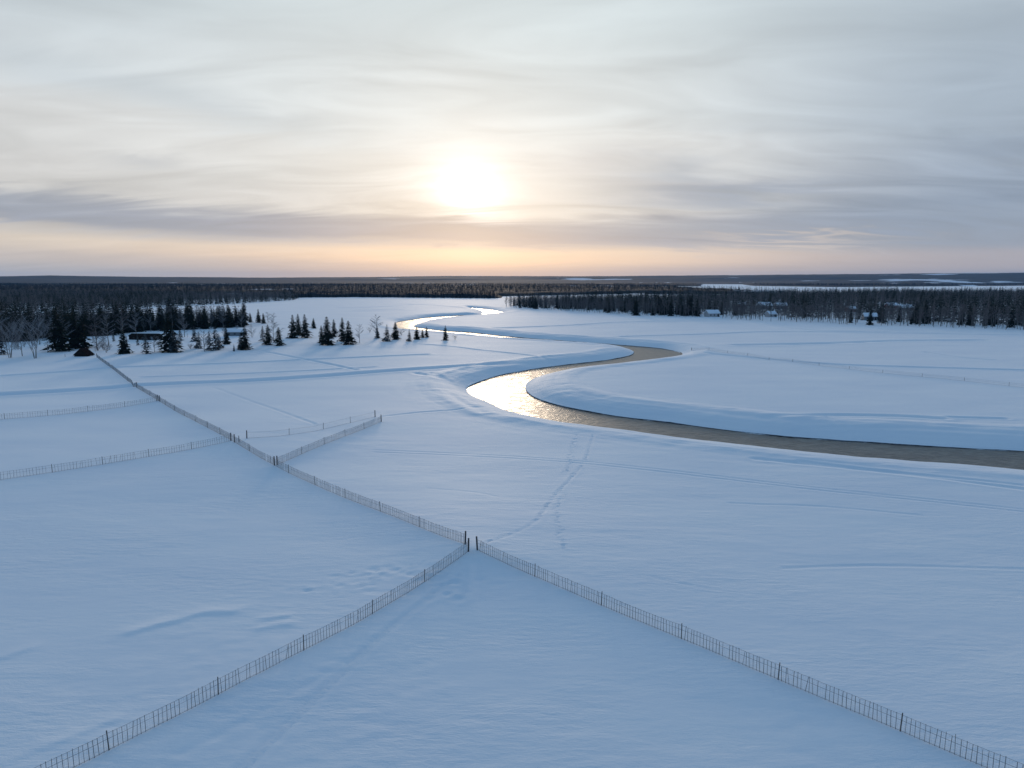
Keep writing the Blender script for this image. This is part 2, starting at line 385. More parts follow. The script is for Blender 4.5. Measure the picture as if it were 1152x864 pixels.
tc = N.new('ShaderNodeTexCoord'); sp = N.new('ShaderNodeSeparateXYZ')
nrm = N.new('ShaderNodeVectorMath'); nrm.operation = 'NORMALIZE'; L.new(tc.outputs['Generated'], nrm.inputs[0]); L.new(nrm.outputs[0], sp.inputs[0])
X, Y, Z = sp.outputs
el = math_('MULTIPLY', math_('ARCSINE', Z), 57.2958)
az = math_('MULTIPLY', math_('ARCTAN2', X, Y), 57.2958)
# cloud sheet seen in perspective: coordinates on a plane overhead
den = math_('ADD', math_('MAXIMUM', Z, 0.), .13)
def cloudnoise(sx, sy, scale, det, rough, dist=0., rot=0., off=0.):
    cb = N.new('ShaderNodeCombineXYZ'); L.new(math_('DIVIDE', X, den), cb.inputs[0]); L.new(math_('DIVIDE', Y, den), cb.inputs[1])
    mp = N.new('ShaderNodeMapping'); mp.inputs['Rotation'].default_value = (0, 0, rot); mp.inputs['Scale'].default_value = (sx, sy, 1); mp.inputs['Location'].default_value = (off, off * .7, off); L.new(cb.outputs[0], mp.inputs['Vector'])
    n = N.new('ShaderNodeTexNoise'); n.inputs['Scale'].default_value = scale; n.inputs['Detail'].default_value = det; n.inputs['Roughness'].default_value = rough; n.inputs['Distortion'].default_value = dist
    L.new(mp.outputs[0], n.inputs['Vector']); return n.outputs['Fac']
nA = cloudnoise(.3, .8, 1.0, 4, .5, .8, .3)
nB = cloudnoise(.6, 1.5, 1.7, 4, .5, 1.4, -.2, 3.)
nC = cloudnoise(.12, .3, 1., 3, .5, .3, .1, 8.)
warp = math_('ADD', math_('MULTIPLY', math_('SUBTRACT', nA, .5), 4.2), math_('MULTIPLY', math_('SUBTRACT', nB, .5), 2.2))
warp = math_('MULTIPLY', warp, mrange(el, 1, 9, .1, 1.))
tilt = math_('MULTIPLY', math_('MAXIMUM', math_('MINIMUM', az, 0.), -40.), .022)
ew = math_('ADD', math_('ADD', el, warp), tilt)
def ramp(stops):
    n = N.new('ShaderNodeValToRGB'); cr = n.color_ramp; cr.interpolation = 'EASE'
    while len(cr.elements) < len(stops): cr.elements.new(.5)
    for e, (p, c) in zip(cr.elements, stops): e.position = p / 60; e.color = (*lin(c), 1)
    L.new(math_('DIVIDE', ew, 60.), n.inputs['Fac']); return n.outputs['Color']
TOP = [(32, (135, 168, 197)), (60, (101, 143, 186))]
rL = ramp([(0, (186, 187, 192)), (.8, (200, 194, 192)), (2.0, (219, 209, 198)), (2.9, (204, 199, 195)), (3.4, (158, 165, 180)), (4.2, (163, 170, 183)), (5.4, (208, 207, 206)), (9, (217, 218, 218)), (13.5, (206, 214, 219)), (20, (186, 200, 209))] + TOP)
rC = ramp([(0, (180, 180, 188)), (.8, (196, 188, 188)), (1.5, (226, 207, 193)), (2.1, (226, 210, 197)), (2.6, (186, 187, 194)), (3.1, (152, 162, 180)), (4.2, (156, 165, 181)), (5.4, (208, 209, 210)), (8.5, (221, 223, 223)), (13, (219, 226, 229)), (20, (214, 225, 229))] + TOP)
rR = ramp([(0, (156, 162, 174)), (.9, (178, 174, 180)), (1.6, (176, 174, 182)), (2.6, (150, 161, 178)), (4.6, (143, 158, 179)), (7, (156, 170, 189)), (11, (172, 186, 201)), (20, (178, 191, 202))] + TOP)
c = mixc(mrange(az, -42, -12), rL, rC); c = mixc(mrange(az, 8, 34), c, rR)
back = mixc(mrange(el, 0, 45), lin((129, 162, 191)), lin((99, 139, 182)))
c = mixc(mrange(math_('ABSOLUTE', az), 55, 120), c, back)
# cloud streaks: thicker and thinner cloud
sh = math_('ADD', math_('MULTIPLY', mrange(nB, .3, .72, -1, 1, False), .1), math_('MULTIPLY', mrange(nC, .3, .7, -1, 1, False), .075))
sh = math_('ADD', math_('MULTIPLY', sh, mrange(el, 1, 6, .3, 1.)), 1.)
dark = math_('MULTIPLY', mrange(nA, .44, .6), math_('MULTIPLY', mrange(az, 2, 14), mrange(math_('ABSOLUTE', math_('SUBTRACT', el, 7.)), 5., 1.)))
c = mixc(math_('MULTIPLY', dark, .75), c, lin((156, 168, 184)))
def patch(a0, e0, wa, we, amt, colr, cc, slope=0.):   # one soft cloud bank at azimuth a0, elevation e0, its edges frayed by the noise
    aw = math_('ADD', az, math_('MULTIPLY', math_('SUBTRACT', nA, .5), 16.)); e_ = math_('ADD', el, math_('MULTIPLY', math_('SUBTRACT', nB, .5), 4.))
    da = math_('SUBTRACT', aw, a0); de = math_('SUBTRACT', e_, math_('ADD', math_('MULTIPLY', da, slope), e0))
    q = math_('ADD', math_('POWER', math_('ABSOLUTE', math_('DIVIDE', da, wa)), 2.), math_('POWER', math_('ABSOLUTE', math_('DIVIDE', de, we)), 2.))
    return mixc(math_('MULTIPLY', math_('EXPONENT', math_('MULTIPLY', q, -1.)), amt), cc, lin(colr))
c = patch(19, 6.6, 4.5, .75, .6, (150, 164, 186), c)
c = patch(28, 4.6, 9, 1.6, .6, (142, 158, 181), c)
c = patch(7, 9.2, 6, 1.4, .5, (196, 197, 201), c, .1)
c = patch(12, 7.2, 6, .7, .45, (190, 191, 196), c)
c = patch(22, 3.0, 5, .35, .6, (216, 204, 196), c, -.04)
c = patch(-24, 12.5, 13, 1.2, .4, (188, 199, 208), c, -.16)
c = patch(-27, 8.2, 3.5, .5, .5, (186, 190, 196), c, -.05)
c = patch(8, 3.6, 9, .7, .7, (152, 164, 183), c, -.01)
c = patch(-18, 4.3, 16, .6, .75, (154, 162, 180), c, -.045)
c = patch(-2, 3.3, 7, .4, .7, (160, 166, 182), c, -.02)
vm = N.new('ShaderNodeVectorMath'); vm.operation = 'SCALE'; L.new(c, vm.inputs[0]); L.new(sh, vm.inputs['Scale'])
# veiled sun
sd = (math.sin(SUN_AZ) * math.cos(SUN_EL), math.cos(SUN_AZ) * math.cos(SUN_EL), math.sin(SUN_EL))
dt = N.new('ShaderNodeVectorMath'); dt.operation = 'DOT_PRODUCT'; L.new(nrm.outputs[0], dt.inputs[0]); dt.inputs[1].default_value = sd
ang = math_('MULTIPLY', math_('ARCCOSINE', math_('MINIMUM', dt.outputs['Value'], .9999999)), 57.2958)
g1 = math_('EXPONENT', math_('MULTIPLY', math_('POWER', math_('DIVIDE', ang, 1.9), 1.15), -1.))
g2 = math_('EXPONENT', math_('MULTIPLY', math_('DIVIDE', ang, 7.), -1.))
veil = mrange(math_('ADD', ew, math_('MULTIPLY', math_('SUBTRACT', nB, .5), 3.5)), 3.7, 6.4, .05, 1.)
glow = math_('MULTIPLY', math_('ADD', math_('MULTIPLY', g1, .95), math_('MULTIPLY', g2, .07)), veil)
low = math_('MULTIPLY', math_('EXPONENT', math_('MULTIPLY', math_('POWER', math_('DIVIDE', math_('ABSOLUTE', math_('SUBTRACT', az, -3.)), 3.2), 2.), -1.)), math_('MULTIPLY', mrange(el, .6, 1.6), mrange(math_('ADD', el, math_('MULTIPLY', math_('SUBTRACT', nB, .5), 4.)), 4.2, 2.2)))
gc = mixc(0., (1, .93, .82), (1, .93, .82))
v1 = N.new('ShaderNodeVectorMath'); v1.operation = 'SCALE'; v1.inputs[0].default_value = (1, .98, .95); L.new(glow, v1.inputs['Scale'])
v2 = N.new('ShaderNodeVectorMath'); v2.operation = 'SCALE'; v2.inputs[0].default_value = (1, .86, .62); L.new(math_('MULTIPLY', low, .07), v2.inputs['Scale'])
a1 = N.new('ShaderNodeVectorMath'); L.new(vm.outputs[0], a1.inputs[0]); L.new(v1.outputs[0], a1.inputs[1])
a2 = N.new('ShaderNodeVectorMath'); L.new(a1.outputs[0], a2.inputs[0]); L.new(v2.outputs[0], a2.inputs[1])
SKY_K = 10.   # background strength is .1
a3 = N.new('ShaderNodeVectorMath'); a3.operation = 'SCALE'; L.new(a2.outputs[0], a3.inputs[0]); a3.inputs['Scale'].default_value = SKY_K
sky = N.new('ShaderNodeTexSky'); sky.sky_type = 'NISHITA'; sky.sun_disc = False; sky.sun_elevation = SUN_EL; sky.sun_rotation = SUN_AZ
sky.altitude = 100; sky.air_density = 1; sky.dust_density = 1.5
c3 = mixc(.93, sky.outputs['Color'], a3.outputs[0])
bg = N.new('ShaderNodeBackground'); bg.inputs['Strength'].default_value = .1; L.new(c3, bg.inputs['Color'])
wo = N.new('ShaderNodeOutputWorld'); L.new(bg.outputs[0], wo.inputs['Surface'])
sun = bpy.data.lights.new('sun', 'SUN'); sun.energy = 1.8; sun.angle = R(9); sun.color = (1, .79, .58)
so = bpy.data.objects.new('sun', sun); col.objects.link(so); so.location = (0, 0, 200)
so.rotation_euler = (R(90) - SUN_EL, 0, R(180) - SUN_AZ)
vs = scene.view_settings; vs.view_transform = 'Standard'; vs.look = 'None'; vs.exposure = 0; vs.gamma = 1; vs.use_curve_mapping = False
scene.cycles.max_bounces = 6; scene.cycles.volume_bounces = 1; scene.cycles.use_denoising = True

# ------------------------------------------------------------------ ground
def axis(parts):
    out = [parts[0][0]]
    for a, b, s0, s1 in parts:
        x = a; st = s0
        n = max(1, int(round((b - a) / ((s0 + s1) / 2))))
        t = np.linspace(0, 1, n + 1)[1:]
        k = (s0 * t + (s1 - s0) * t * t / 2); out += list(a + (b - a) * k / k[-1])
    return np.array(out)
half = axis([(0, 40, .3, .3), (40, 90, .32, .7), (90, 420, .8, 2.2), (420, 1300, 2.5, 16), (1300, 15000, 30, 900)])
right = axis([(0, 40, .3, .3), (40, 80, .32, .5), (80, 240, .55, .8), (240, 460, .9, 2.2), (460, 1300, 2.5, 16), (1300, 15000, 30, 900)])
gx = np.concatenate([-half[:0:-1], right])
gy = axis([(-900, -60, 60, 20), (-60, 34, 8, .8), (34, 115, .3, .34), (115, 260, .36, .8), (260, 520, .85, 1.6), (520, 900, 1.8, 4), (900, 1500, 5, 20), (1500, 16000, 40, 900)])
GX, GY = np.meshgrid(gx, gy)
GZ = height(GX.ravel(), GY.ravel()).reshape(GX.shape)
def put_dents(GZ):
    for x, y, r, d in DENTS:
        i0, i1 = np.searchsorted(gx, (x - 2.5 * r, x + 2.5 * r)); j0, j1 = np.searchsorted(gy, (y - 2.5 * r, y + 2.5 * r))
        if i1 <= i0 or j1 <= j0: continue
        xx, yy = np.meshgrid(gx[i0:i1], gy[j0:j1]); q = ((xx - x) ** 2 + (yy - y) ** 2) / (r * r)
        GZ[j0:j1, i0:i1] += -d * np.exp(-q * 1.3) + .3 * d * np.exp(-(np.sqrt(q) - 1.6) ** 2 * 3)
put_dents(GZ)
nx, ny = len(gx), len(gy)
idx = np.arange(nx * ny).reshape(ny, nx)
Fq = np.stack([idx[:-1, :-1], idx[:-1, 1:], idx[1:, 1:], idx[1:, :-1]], -1).reshape(-1, 4)
me = mesh_np('snow_ground', np.stack([GX.ravel(), GY.ravel(), GZ.ravel()], 1), Fq, [SNOW], smooth=True)
tag(link('ground', me), 'snow covered open fields running flat to the far woods', kind='structure')
print('ground', nx, ny)

# river surface: a flat sheet just over the channel
rx = np.arange(RIVER[:, 0].min() - 6, RIVER[:, 0].max() + 6, 3.); ry = np.arange(RIVER[:, 1].min() - 6, RIVER[:, 1].max() + 6, 3.)
RX, RY = np.meshgrid(rx, ry); s = river_sd(RX.ravel(), RY.ravel()).reshape(RX.shape) < 4.5
keep = s[:-1, :-1] | s[1:, 1:] | s[:-1, 1:] | s[1:, :-1]
ii = np.arange(RX.size).reshape(RX.shape); Fw = np.stack([ii[:-1, :-1], ii[:-1, 1:], ii[1:, 1:], ii[1:, :-1]], -1)[keep]
u, inv = np.unique(Fw.ravel(), return_inverse=True)
V = np.stack([RX.ravel()[u], RY.ravel()[u], np.full(len(u), WL)], 1)
tag(link('river_water', mesh_np('river_water', V, inv.reshape(-1, 4), [WATER])), 'brown river with skim ice winding through the snow fields', kind='structure')

# the cut bank: a ragged little scarp of dark earth and ice right at the water, capped with snow
EARTH = mat('bank_earth_and_ice', (.04, .036, .038), .9, .1, (.2, .21, .24), .5, bump=.5, bscale=4)
def scarp(line, side):
    L_ = smooth_line(line[::2], 1.3); T = np.gradient(L_, axis=0); T /= np.hypot(T[:, 0], T[:, 1])[:, None] + 1e-9
    Nn = np.stack([-T[:, 1], T[:, 0]], 1) * side; n = len(L_); sc = np.arange(n) * 1.3
    j = fbm(sc / 3.1, sc * 0 + side * 7, 4, 61) * .5; hh = .19 + fbm(sc / 7., sc * 0 + side * 3, 4, 63) * .34
    rows = [(-.12 + j, WL - .5 + 0 * hh), (-.02 + j * .8, WL + hh), (.1 + j * .8, WL + hh + .07), (.8 + 0 * j, WL + .44 + 0 * hh), (1.4 + 0 * j, WL + .3 + 0 * hh)]
    V = np.concatenate([np.column_stack([L_ + Nn * o_[:, None], z_]) for o_, z_ in rows]); F = []; M = []
    for a in range(4):
        for i in range(n - 1): F.append((a * n + i, a * n + i + 1, (a + 1) * n + i + 1, (a + 1) * n + i)); M.append(0 if a == 0 else 1)
    return V, np.array(F), M
for ln, sd_ in ((bankN, 0), (bankF, 0)):
    mid = ln[len(ln) // 2]; t_ = ln[len(ln) // 2 + 1] - mid; nn = np.array([-t_[1], t_[0]]) / np.hypot(*t_)
    sd_ = 1 if not inside(np.array([mid[0] + nn[0]]), np.array([mid[1] + nn[1]]), RIVER)[0] else -1
    V, F, M = scarp(ln, sd_)
    tag(link('river_bank', mesh_np('river_bank', V, F, [EARTH, SNOW], M)), 'low cut edge of dark earth under a snow lip along the river', kind='structure')

# ------------------------------------------------------------------ fences
def arc(line):
    d = np.concatenate([[0], np.cumsum(np.hypot(*np.diff(line, axis=0).T))]); return d
def at_arc(line, d, s): return np.array([np.interp(s, d, line[:, 0]), np.interp(s, d, line[:, 1])])
POSTM = {}
def post_mesh(kind):
    if kind in POSTM: return POSTM[kind]
    b = MB(); hh, r = {'post': (1.34, .042), 'corner_post': (1.5, .1), 'leaning': (1.35, .05)}[kind]
    n = 7; rings = [(0, -.3, 1.), (0, hh * .5, .97), (0, hh - .04, .92), (0, hh, .75)]
    for k in range(3):
        b.tube((0, 0, rings[k][1]), (0, 0, rings[k + 1][1]), r * rings[k][2], r * rings[k + 1][2], n)
    b.poly([(r * .75 * math.cos(2 * math.pi * k / n), r * .75 * math.sin(2 * math.pi * k / n), hh) for k in range(n)])
    POSTM[kind] = b.mesh(kind, [WOOD_DARK if kind == 'corner_post' else WOOD_OLD], True); return POSTM[kind]
def fence(key, name, label, cat, bay=7.8, pick=.29, net=.16, ends=(True, True), hgt=1.2, wires=(1., .68), slats=True, extra=()):
    line = FL[key]; d = arc(line); Ltot = d[-1]; nb = max(1, round(Ltot / bay)); st = Ltot / nb
    x0, y0 = line[0]; z0 = zat(x0, y0)
    root = tag(link(name, None, loc=(x0, y0, z0)), label, cat)
    zz = {}
    ss = np.arange(0, Ltot + .001, .4); pts = np.array([at_arc(line, d, s) for s in ss]); hz = height(pts[:, 0], pts[:, 1])
    zf = lambda s: float(np.interp(s, ss, hz))
    G = lambda s, z: (*(at_arc(line, d, s) - (x0, y0)), zf(s) - z0 + z)
    for k in range(nb + 1):
        s = k * st; corner = (k == 0 and ends[0]) or (k == nb and ends[1]) or any(abs(s - e) < st / 2 for e in extra)
        if corner and not (k in (0, nb)): s = min(extra, key=lambda e: abs(e - s))
        p = G(s, 0); link('corner_post' if corner else 'post', post_mesh('corner_post' if corner else 'post'), root, p, sc=(1, 1, .8 if hgt < 1 else 1)).rotation_euler = (rnd.gauss(0, .03), rnd.gauss(0, .03), rnd.random() * 6)
    for k in range(nb):
        a, e = k * st, (k + 1) * st; b = w_ = n_ = MB()
        m = int(round((e - a) / pick))
        lean = [rnd.gauss(0, .02) for _ in range(m)]
        tops = []
        ang_ = math.atan2(*(at_arc(line, d, e) - at_arc(line, d, a))[::-1])
        sag = rnd.choice((0, .02, .04, .08)); 
        for i in range(m + 1):
            s = a + (e - a) * i / m
            hh = hgt * (1 + rnd.gauss(0, .035)) - sag * math.sin(math.pi * i / m)
            tl = rnd.gauss(0, .09) if rnd.random() < .25 else rnd.gauss(0, .02)
            tops.append(tl)
            if 0 < i < m and slats and rnd.random() > .035:
                x, y, z = G(s, hh / 2 - .08)
                b.box((x, y, z), (rnd.uniform(.022, .036), .018, hh + .16), rz=ang_, tilt=(tl * math.cos(ang_), tl * math.sin(ang_)), mi=0)
        seg = max(2, int((e - a) / .8))
        for f_ in wires:
            for i in range(seg):
                s0, s1 = a + (e - a) * i / seg, a + (e - a) * (i + 1) / seg
                dz = -sag * math.sin(math.pi * (i + .5) / seg)
                w_.tube(G(s0, hgt * f_ + dz - .03), G(s1, hgt * f_ + dz - .03), .012, .012, 3, 1)
        for i in range(seg):
            s0, s1 = a + (e - a) * i / seg, a + (e - a) * (i + 1) / seg
            w_.tube(G(s0, .04), G(s1, .04), .014, .014, 3, 1)
        if net:
            zr = np.arange(.12, hgt - .04, net)
            for z in zr:
                for i in range(seg):
                    s0, s1 = a + (e - a) * i / seg, a + (e - a) * (i + 1) / seg
                    n_.tube(G(s0, z), G(s1, z), .0042, .0042, 3, 2)
            for s in np.arange(a + net / 2, e, net): n_.tube(G(s, .02), G(s, hgt - .03), .0042, .0042, 3, 2)
        pn = 'picket_panel' if slats else 'wire_panel'; link(pn, b.mesh(pn, [SLAT, WIRE, NET]), root)
    return root
dd = arc(FL['diagonal'])
exs = [dd[4], dd[5], dd[7], dd[8]]
fence('left_near', 'picket_fence', 'thin grey picket fence left of the gateway, running beside the ski tracks', 'fence')
fence('right_near', 'picket_fence', 'long straight picket and wire fence right of the gateway, starting at the thick dark gatepost', 'fence')
fence('diagonal', 'picket_fence', 'longest netting fence, running back from the gateway to the dark hut', 'fence', bay=8.6, net=.12, extra=exs)
fence('spur', 'netting_fence', 'short netting fence branching off the longest fence towards the river', 'fence', bay=8, net=.075, pick=.4)
fence('faint', 'wire_fence', 'faint slack wire fence behind the short branching fence', 'fence', bay=8, net=.26, slats=False, wires=(1.,), hgt=1.15)
fence('left_mid', 'picket_fence', 'nearer of the two pale side fences that meet the longest fence', 'fence', bay=7, net=.16, pick=.42)
fence('left_far', 'picket_fence', 'farther of the two left side fences, nearest the blue furrow', 'fence', bay=8, net=.14, pick=.45)
fence('far_right', 'wire_fence', 'low half buried wire fence in a furrow beyond the river bend', 'fence', bay=12, net=.2, slats=False, wires=(1., .6), hgt=.98)

# ------------------------------------------------------------------ trees
def crown_spruce(seed, layers=15, per=9, fill=4, droop=.35, narrow=.17, z0=.05, base_r=1.):
    r_ = np.random.default_rng(seed); V = []; F = []
    for l in range(layers):
        t = (l + .3) / layers; z = z0 + (1 - z0) * (t ** .92)
        rad = narrow * (1 - t) ** .85 * base_r * r_.uniform(.8, 1.15) + .012
        for k in range(per):
            if r_.random() < .1: continue
            a = 2 * math.pi * (k + r_.random()) / per; rr = rad * r_.uniform(.65, 1.2); dz = -droop * rr * r_.uniform(.5, 1.4)
            ca, sa = math.cos(a), math.sin(a)
            for i in range(fill):
                u = (i + r_.random()) / fill; w_ = .38 * rr * (1.15 - u) * r_.uniform(.6, 1.3) + .006
                c = np.array([ca * rr * u, sa * rr * u, z + dz * u + r_.normal(0, .006)])
                t1 = np.array([-sa, ca, r_.normal(0, .5)]) * w_; t2 = np.array([ca, sa, -droop * r_.uniform(.3, 2)]) * (rr * .42 + .008)
                b = len(V); V += [c - t1, c + t1 * r_.uniform(.6, 1.2), c + t2 + t1 * r_.normal(0, .3)]; F.append((b, b + 1, b + 2))
    b = len(V); 
    for a in (0, 1.6): V += [np.array([math.cos(a) * .012, math.sin(a) * .012, .93]), np.array([-math.cos(a) * .012, -math.sin(a) * .012, .93]), np.array([0, 0, 1.])]
    F += [(b, b + 1, b + 2), (b + 3, b + 4, b + 5)]
    return np.array(V), np.array(F)
def trunk_mesh(name, r0, top, m, n=5, bend=0.):
    b = MB(); z = -.03; p = (0, 0, z); k = 5; r = r0
    for i in range(k):
        q = (bend * math.sin(i * 1.3), bend * math.cos(i * 1.7), z + (top - z) * (i + 1) / k); r1 = r0 * (1 - .82 * (i + 1) / k)
        b.tube(p, q, r, r1, n); p = q; r = r1
    return b.mesh(name, [m], True)
def bare_tree(seed, limbs=11, twigs=26, spread=.2, stems=1, tw=.0028, lo=.22, up=.9):
    """trunk part (stems) and crown part (limbs and twigs) of a leafless tree, unit height"""
    r_ = np.random.default_rng(seed); T = MB(); C = MB()
    for s in range(stems):
        a0 = 2 * math.pi * s / stems + r_.random(); off = 0 if stems == 1 else .02; lean = 0 if stems == 1 else r_.uniform(.07, .24)
        top = r_.uniform(.86, .97) if stems == 1 else r_.uniform(.7, .97)
        pts = []
        for i in range(7):
            t = i / 6; pts.append(np.array([math.cos(a0) * (off + lean * t ** 1.2), math.sin(a0) * (off + lean * t ** 1.2), -.03 + (top + .03) * t]) + np.array([r_.normal(0, .006), r_.normal(0, .006), 0]))
        r0 = .0125 / (stems ** .4)
        for i in range(6): T.tube(pts[i], pts[i + 1], r0 * (1 - .9 * i / 6), r0 * (1 - .9 * (i + 1) / 6), 4)
        for l in range(int(limbs / stems ** .5)):
            t = lo + (1 - lo) * (l + r_.random()) / (limbs / stems ** .5); t = min(t, .985)
            i = min(5, int(t * 6)); p = pts[i] + (pts[i + 1] - pts[i]) * (t * 6 - i)
            a = r_.random() * 6.283; ln = spread * (1.12 - abs(t - .42) * 1.25) * r_.uniform(.6, 1.2)
            q = p + np.array([math.cos(a) * ln, math.sin(a) * ln, ln * up * r_.uniform(.6, 1.3)]); q[2] = min(q[2], 1.)
            C.tube(p, q, .0042, .0015, 3)
            for k in range(int(twigs)):
                u = r_.uniform(.1, 1); o = p + (q - p) * u; b = a + r_.normal(0, 1.1); l2 = ln * r_.uniform(.18, .5)
                e = o + np.array([math.cos(b) * l2, math.sin(b) * l2, l2 * r_.uniform(-.15, 1.1)]); e[2] = min(e[2], 1.02)
                sd_ = np.array([-math.sin(b + .7), math.cos(b + .7), r_.normal(0, .4)]) * tw
                bb = len(C.v); C.v += [tuple(o - sd_), tuple(o + sd_), tuple(e)]; C.f.append([bb, bb + 1, bb + 2]); C.m.append(0)
    return T, C
KINDS = {}
def make_kinds():
    def sp(name, m, seeds, **k):
        out = []
        for s in seeds:
            V, F = crown_spruce(s, **k); out.append((trunk_mesh('spruce_trunk', .012, .9, BARK), mesh_np('spruce_crown', V, F, [m])))
        KINDS[name] = out
    sp('spruce', NEEDLE, range(1, 6), layers=17, per=11, fill=4, narrow=.19)
    sp('frosty_spruce', NEEDLE_SNOW, range(11, 15), layers=15, per=8, fill=4, narrow=.19)
    sp('full_spruce', NEEDLE, range(21, 24), layers=17, per=12, fill=4, narrow=.25, z0=.02)
    def br(name, tm, cm, seeds, **k):
        out = []
        for s in seeds:
            T, C = bare_tree(s, **k); out.append((T.mesh('bare_trunk', [tm], True), C.mesh('bare_crown', [cm])))
        KINDS[name] = out
    br('birch', BIRCH, TWIG, range(31, 37), limbs=17, twigs=28, spread=.2, tw=.0032)
    br('frosty_birch', BIRCH, TWIG_FROST, range(41, 44), limbs=18, twigs=34, spread=.23, tw=.004)
    br('large_birch', BIRCH, TWIG_FROST, range(51, 53), limbs=22, twigs=30, spread=.26, stems=5, tw=.0018, up=1.2)
    br('bush', TWIG, TWIG, range(61, 64), limbs=14, twigs=14, spread=.4, stems=6, tw=.006, lo=.1, up=.8)
make_kinds()
def tree(kind, x, y, z, h, name, label, cat='tree', group=None, wide=1., v=None):
    vs_ = KINDS[kind]; tm, cm = vs_[rnd.randrange(len(vs_)) if v is None else v % len(vs_)]
    root = tag(link(name, None, loc=(x, y, z), rz=rnd.random() * 6.28), label, cat, group); root.scale = (h * wide, h * wide, h)
    link('trunk', tm, root); link('crown', cm, root); return root
taken = []
def tree_px(kind, px, py, hpx, name, label, cat='tree', group=None, wide=1.):
    x, y, z = P(px, py); h = hpx * depth(x, y, z) / FPX / math.cos(PIT); taken.append((x, y))
    return tree(kind, x, y, z - .05, h, name, label, cat, group, wide)
S_, FS, FU, B_, FB, LB, BU = 'spruce', 'frosty_spruce', 'full_spruce', 'birch', 'frosty_birch', 'large_birch', 'bush'
